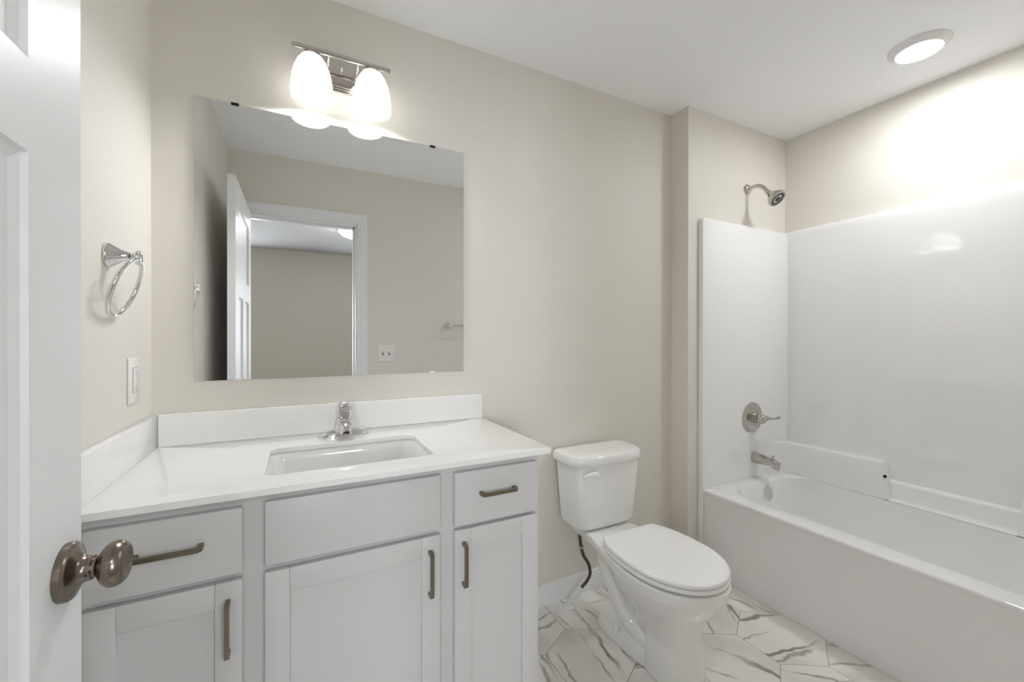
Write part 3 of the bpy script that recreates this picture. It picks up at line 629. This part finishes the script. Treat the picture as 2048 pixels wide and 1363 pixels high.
    bm = nb(); lathe(bm, [(0.0085, -0.003), (0.0085, 0.0012), (0.005, 0.002), (0, 0.002)], (XL + 0.006, -0.641, 0.538), (-0.5, -0.85, 0.1), 20); o = obj('hole_plug', bm, M['black'], lg)
    # overflow plate and drain
    bm = nb(); lathe(bm, [(0.0385, -0.001), (0.0395, 0.002), (0.0385, 0.006), (0.034, 0.0085), (0.02, 0.0095), (0, 0.0098)], (2.7275, -0.2215, 0.358), (0, -1, 0.14), 48); obj('overflow_plate', bm, M['chrome'], r)
    bm = nb(); lathe(bm, [(0.033, 0), (0.033, 0.002), (0.028, 0.004), (0.020, 0.002), (0, 0.002)], (2.705, -0.42, TZ - 0.3345), (0, 0, 1), 40); obj('drain', bm, M['chrome'], r)
    B('caulk_line', M['caulk'], r, (TX - 0.003, TX + 0.006, YE, YW, 0.0, 0.004), bev=0.001)
tub()

def shower():
    r = thing('shower_fixture', (2.705, D1, 2.0), 'polished nickel shower head on a bent arm above the surround', 'shower head')
    o = Vector((2.705, D1 - 0.0002, 2.0795))
    bm = nb(); lathe(bm, [(0.0305, 0), (0.0305, 0.003), (0.027, 0.008), (0.018, 0.0145), (0.0115, 0.017)], o, (0, -1, 0), 40); obj('wall_flange', bm, M['nickel'], r)
    bm = nb(); tube(bm, [o + Vector((0, -0.004, 0)), o + Vector((0, -0.035, 0.004)), (2.705, -0.178, 2.081), (2.705, -0.205, 2.063), (2.705, -0.232, 2.028)], 0.0105, 18, 8); obj('shower_arm', bm, M['nickel'], r)
    ax = Vector((0, -0.70, -0.71)); p = Vector((2.705, -0.228, 2.033))
    bm = nb(); lathe(bm, [(0.010, 0), (0.0135, 0.003), (0.0135, 0.014), (0.0115, 0.016), (0.0165, 0.021), (0.021, 0.030), (0.030, 0.045), (0.040, 0.058), (0.0455, 0.068), (0.0470, 0.076), (0.0455, 0.081), (0.041, 0.083)], p, ax, 40)
    h = obj('spray_head', bm, M['nickel'], r)
    bm = nb(); lathe(bm, [(0.0405, 0.0825), (0.036, 0.0815), (0.034, 0.0845), (0.026, 0.0845), (0.024, 0.0815), (0.014, 0.082), (0.012, 0.0855), (0.0, 0.086)], p, ax, 40)
    a, u, v = frame_of(ax)
    for R, n in ((0.030, 14), (0.0375, 18), (0.018, 9)):
        for i in range(n):
            q = p + a * 0.0835 + u * (R * math.cos(2 * PI * i / n)) + v * (R * math.sin(2 * PI * i / n)); lathe(bm, [(0.0017, 0), (0.0012, 0.0025)], q, a, 8)
    obj('spray_face', bm, M['slot'], h, ang=30)
shower()
def valve():
    c = Vector((2.7125, YW - 0.0003, 0.7705))
    r = thing('shower_valve', c, 'round polished nickel shower valve with a single lever handle', 'shower valve')
    bm = nb(); lathe(bm, [(0.0855, 0), (0.0865, 0.003), (0.085, 0.006), (0.078, 0.0085), (0.060, 0.011), (0.045, 0.0125), (0.036, 0.0135), (0.030, 0.0135)], c, (0, -1, 0), 64); obj('escutcheon', bm, M['nickel'], r)
    bm = nb(); lathe(bm, [(0.029, 0.010), (0.029, 0.040), (0.0265, 0.042), (0.024, 0.042)], c, (0, -1, 0), 40); obj('valve_sleeve', bm, M['nickel'], r)
    bm = nb(); lathe(bm, [(0.024, 0.044), (0.027, 0.0455), (0.0275, 0.052), (0.0265, 0.062), (0.022, 0.072), (0.013, 0.079), (0, 0.081)], c, (0, -1, 0), 40)
    tube(bm, [c + Vector((0.004, -0.062, 0.001)), c + Vector((0.030, -0.066, 0.002)), c + Vector((0.060, -0.067, -0.002)), c + Vector((0.095, -0.066, -0.006)), c + Vector((0.125, -0.065, -0.006)), c + Vector((0.148, -0.064, -0.004)), c + Vector((0.158, -0.063, -0.003))], [0.0200, 0.0165, 0.0095, 0.0070, 0.0080, 0.0095, 0.0060], 20, 6, flat=0.85)
    obj('lever_handle', bm, M['nickel'], r)
valve()
def spout():
    c = Vector((2.7317, YW - 0.0003, 0.5410))
    r = thing('tub_spout', c, 'polished nickel tub spout with a lift-up diverter knob', 'tub spout')
    bm = nb(); n = 28; rings = []
    for t, rx, rt, rb in ((0, .0300, .0330, .0320), (0.004, .0305, .0335, .0325), (0.03, .0290, .0300, .0310), (0.07, .0265, .0235, .0270), (0.098, .0250, .0185, .0260), (0.112, .0245, .0150, .0375), (0.126, .0235, .0080, .0400), (0.134, .0210, -.0020, .0405), (0.138, .0180, -.0120, .0400)):
        rings.append([(c.x + rx * math.cos(2 * PI * i / n), c.y - t - (0.0), c.z + (rt if math.sin(2 * PI * i / n) > 0 else rb) * (math.sin(2 * PI * i / n)) if math.sin(2 * PI * i / n) <= 0 or rt > 0 else c.z + rt * 1.0 * math.sin(2 * PI * i / n)) for i in range(n)])
    loft(bm, rings); sp = obj('spout_body', bm, M['nickel'], r, ang=60)
    bm = nb(); q = (c.x, c.y - 0.108, c.z + 0.015); lathe(bm, [(0.0035, 0), (0.0035, 0.012), (0.0085, 0.0135), (0.0090, 0.017), (0.005, 0.0195), (0, 0.020)], q, (0, 0, 1), 20); obj('diverter_knob', bm, M['nickel'], r)
spout()

# ------------------------------------------------------------------ toilet
def toilet():
    cx = 1.632
    r = thing('toilet', (cx, -0.38, 0), 'white two-piece toilet with closed lid between vanity and bathtub', 'toilet')
    N = 64
    # tank
    bm = nb()
    def tk(z, a, f, b=-0.022, n=4.2): cy = -0.11; return sel(cx, cy, a, -(f - cy), b - cy, z, n, 9, N)
    loft(bm, [tk(0.386, 0.120, -0.165, -0.045), tk(0.3865, 0.150, -0.182, -0.035), tk(0.394, 0.161, -0.192, -0.030), tk(0.410, 0.1655, -0.197, -0.028), tk(0.55, 0.177, -0.206, -0.024), tk(0.676, 0.187, -0.212, -0.022)])
    tank = obj('tank', bm, M['china'], r, ang=50)
    bm = nb()
    def ld(z, a, f, b=-0.014): cy = -0.11; return sel(cx, cy, a, -(f - cy), b - cy, z, 3.3, 9, N)
    loft(bm, [ld(0.6745, 0.185, -0.212, -0.022), ld(0.6748, 0.2000, -0.224), ld(0.680, 0.2035, -0.228), ld(0.695, 0.2030, -0.227), ld(0.708, 0.2005, -0.224), ld(0.7145, 0.1960, -0.2185, -0.018), ld(0.7180, 0.1870, -0.2080, -0.026), ld(0.7195, 0.170, -0.190, -0.04), ld(0.7200, 0.10, -0.15, -0.07)])
    obj('tank_lid', bm, M['china'], r, ang=60)
    # flush lever on the left of the tank front
    bm = nb(); lathe(bm, [(0.013, 0), (0.0135, 0.006), (0.010, 0.010)], (1.534, -0.208, 0.640), (0, -1, 0), 24)
    tube(bm, [(1.540, -0.224, 0.639), (1.522, -0.227, 0.645), (1.498, -0.227, 0.646), (1.478, -0.226, 0.643), (1.462, -0.224, 0.641)], [0.011, 0.0125, 0.0105, 0.0090, 0.0055], 16, 5, flat=0.6, side=(0, 0, 1))
    obj('flush_lever', bm, M['seat'], r)
    # bowl, pedestal and trapway fused into one surface
    bm = nb()
    def eg(z, a, f, b, cy=-0.50, n=2.15, m=2.4): return sel(cx, cy, a, -(f - cy), b - cy, z, n, m, N)
    loft(bm, [eg(0.150, 0.085, -0.600, -0.42), eg(0.200, 0.105, -0.630, -0.38), eg(0.245, 0.133, -0.665, -0.34), eg(0.285, 0.158, -0.700, -0.30), eg(0.318, 0.171, -0.722, -0.28), eg(0.332, 0.174, -0.729, -0.27), eg(0.336, 0.177, -0.733, -0.27), eg(0.374, 0.180, -0.738, -0.26), eg(0.3785, 0.175, -0.732, -0.26)])
    def dk(z, q): 
        o = [(0.105, -0.035), (0.115, -0.12), (0.128, -0.215), (0.150, -0.30), (0.176, -0.42), (0.170, -0.46), (-0.170, -0.46), (-0.176, -0.42), (-0.150, -0.30), (-0.128, -0.215), (-0.115, -0.12), (-0.105, -0.035)]
        return [(cx + x * (1 - q), y, z) for x, y in o]
    loft(bm, [dk(0.334, 0.10), dk(0.345, 0.02), dk(0.375, 0), dk(0.3815, 0.02)])
    # front column
    def col(z, a, f, b): return sel(cx, -0.53, a, -(f + 0.53), b + 0.53, z, 3.0, 3.4, N)
    loft(bm, [col(0.0, 0.098, -0.640, -0.475), col(0.012, 0.099, -0.641, -0.473), col(0.06, 0.095, -0.636, -0.470), col(0.14, 0.090, -0.630, -0.465), col(0.19, 0.094, -0.632, -0.455), col(0.25, 0.11, -0.64, -0.44)])
    # core behind the column and foot slab
    def sl(z, a, f, b, n=3): return sel(cx, -0.33, a, -(f + 0.33), b + 0.33, z, n, n, N)
    loft(bm, [sl(0.0, 0.103, -0.56, -0.175), sl(0.012, 0.104, -0.56, -0.174), sl(0.034, 0.098, -0.55, -0.182), sl(0.046, 0.088, -0.54, -0.192)])
    loft(bm, [sel(cx, -0.33, 0.030, 0.20, 0.10, 0.02, 3, 3, N), sel(cx, -0.33, 0.030, 0.20, 0.10, 0.20, 3, 3, N), sel(cx, -0.33, 0.075, 0.20, 0.13, 0.34, 3, 3, N)])
    for s in (-1, 1):
        tube(bm, [(cx + s * 0.060, -0.235, 0.345), (cx + s * 0.060, -0.232, 0.285), (cx + s * 0.056, -0.255, 0.225), (cx + s * 0.050, -0.290, 0.165), (cx + s * 0.043, -0.320, 0.115), (cx + s * 0.038, -0.365, 0.080), (cx + s * 0.038, -0.430, 0.065), (cx + s * 0.04, -0.47, 0.06)], [0.040, 0.038, 0.034, 0.032, 0.032, 0.034, 0.034, 0.033], 24, 6)
    o = obj('bowl', bm, M['china'], r)
    rm = o.modifiers.new('fuse', 'REMESH'); rm.mode = 'VOXEL'; rm.voxel_size = 0.0042; rm.use_smooth_shade = True
    smo = o.modifiers.new('smooth', 'SMOOTH'); smo.factor = 0.5; smo.iterations = 5
    bm = nb(); lathe(bm, [(0.0135, 0), (0.0140, 0.004), (0.0125, 0.016), (0.008, 0.0215), (0, 0.023)], (cx - 0.084, -0.330, 0.041), (-0.15, 0, 0.98), 24); obj('bolt_cap', bm, M['seat'], r)
    bm = nb(); lathe(bm, [(0.0135, 0), (0.0140, 0.004), (0.0125, 0.016), (0.008, 0.0215), (0, 0.023)], (cx + 0.084, -0.330, 0.041), (0.15, 0, 0.98), 24); obj('bolt_cap', bm, M['seat'], r)
    # seat and lid
    def so(z, q, yb=-0.300): 
        out = []
        for x, y, _ in sel(cx, -0.515, 0.183 - q, 0.223 - q, 0.26, z, 2.05, 2.7, 96): out.append((x, max(min(y, yb - q), -9), z))
        return out
    bm = nb(); loft(bm, [so(0.3885, 0.006), so(0.3905, 0.002), so(0.398, 0.001), so(0.4025, 0.003), so(0.4035, 0.008)]); obj('seat', bm, M['seat'], r, ang=50)
    bm = nb(); loft(bm, [so(0.4062, 0.008, -0.296), so(0.4070, 0.004, -0.296), so(0.4130, 0.002, -0.296), so(0.4185, 0.004, -0.296), so(0.4215, 0.009, -0.296), so(0.4232, 0.020, -0.296), so(0.4240, 0.06, -0.296)]); obj('lid', bm, M['seat'], r, ang=60)
    for s in (-1, 1):
        B('hinge', M['seat'], r, (cx + s * 0.075 - 0.02, cx + s * 0.075 + 0.02, -0.318, -0.280, 0.383, 0.405), bev=0.004, seg=3)
    # tank bolts and wing nuts under the tank
    for x in (cx - 0.052, cx + 0.12):
        bm = nb(); lathe(bm, [(0.004, 0), (0.004, 0.05), (0.009, 0.05), (0.011, 0.060)], (x, -0.135, 0.325), (0, 0, 1), 12)
        box(bm, x - 0.018, x - 0.006, -0.139, -0.131, 0.325, 0.352, bev=0.002); box(bm, x + 0.002, x + 0.012, -0.139, -0.131, 0.320, 0.350, bev=0.002)
        if x < cx: obj('tank_bolt', bm, M['braid'], r)
        else: bm.free()
toilet()

def supply():
    r = thing('toilet_supply_line', (1.50, -0.066, 0), 'dark braided water supply hose running from toilet tank to floor', 'supply line')
    bm = nb(); lathe(bm, [(0.012, 0), (0.016, 0.004), (0.016, 0.014), (0.011, 0.018), (0.0095, 0.045)], (1.5335, -0.096, 0.3855), (0.05, 0, -1), 16); obj('coupling_nut', bm, M['braid'], r)
    bm = nb(); tube(bm, [(1.536, -0.096, 0.345), (1.541, -0.098, 0.285), (1.555, -0.10, 0.235), (1.583, -0.10, 0.190), (1.592, -0.10, 0.145), (1.578, -0.098, 0.115), (1.552, -0.090, 0.085)], 0.0072, 14, 8); obj('hose', bm, M['braid'], r)
    bm = nb(); lathe(bm, [(0.010, 0), (0.011, 0.012), (0.008, 0.014)], (1.5425, -0.098, 0.283), (0.25, 0, -1), 16); obj('crimp_collar', bm, M['nickel'], r)
    bm = nb(); tube(bm, [(1.556, -0.091, 0.088), (1.540, -0.084, 0.070), (1.517, -0.076, 0.046), (1.501, -0.068, 0.026), (1.4975, -0.066, 0.002)], 0.0065, 14, 6); obj('stub_pipe', bm, M['plastic'], r)
    bm = nb(); lathe(bm, [(0.0265, 0), (0.0270, 0.002), (0.0250, 0.007), (0.018, 0.0115), (0.0095, 0.0125)], (1.4975, -0.0665, 0.0002), (0, 0, 1), 36); obj('floor_flange', bm, M['plastic'], r)
supply()
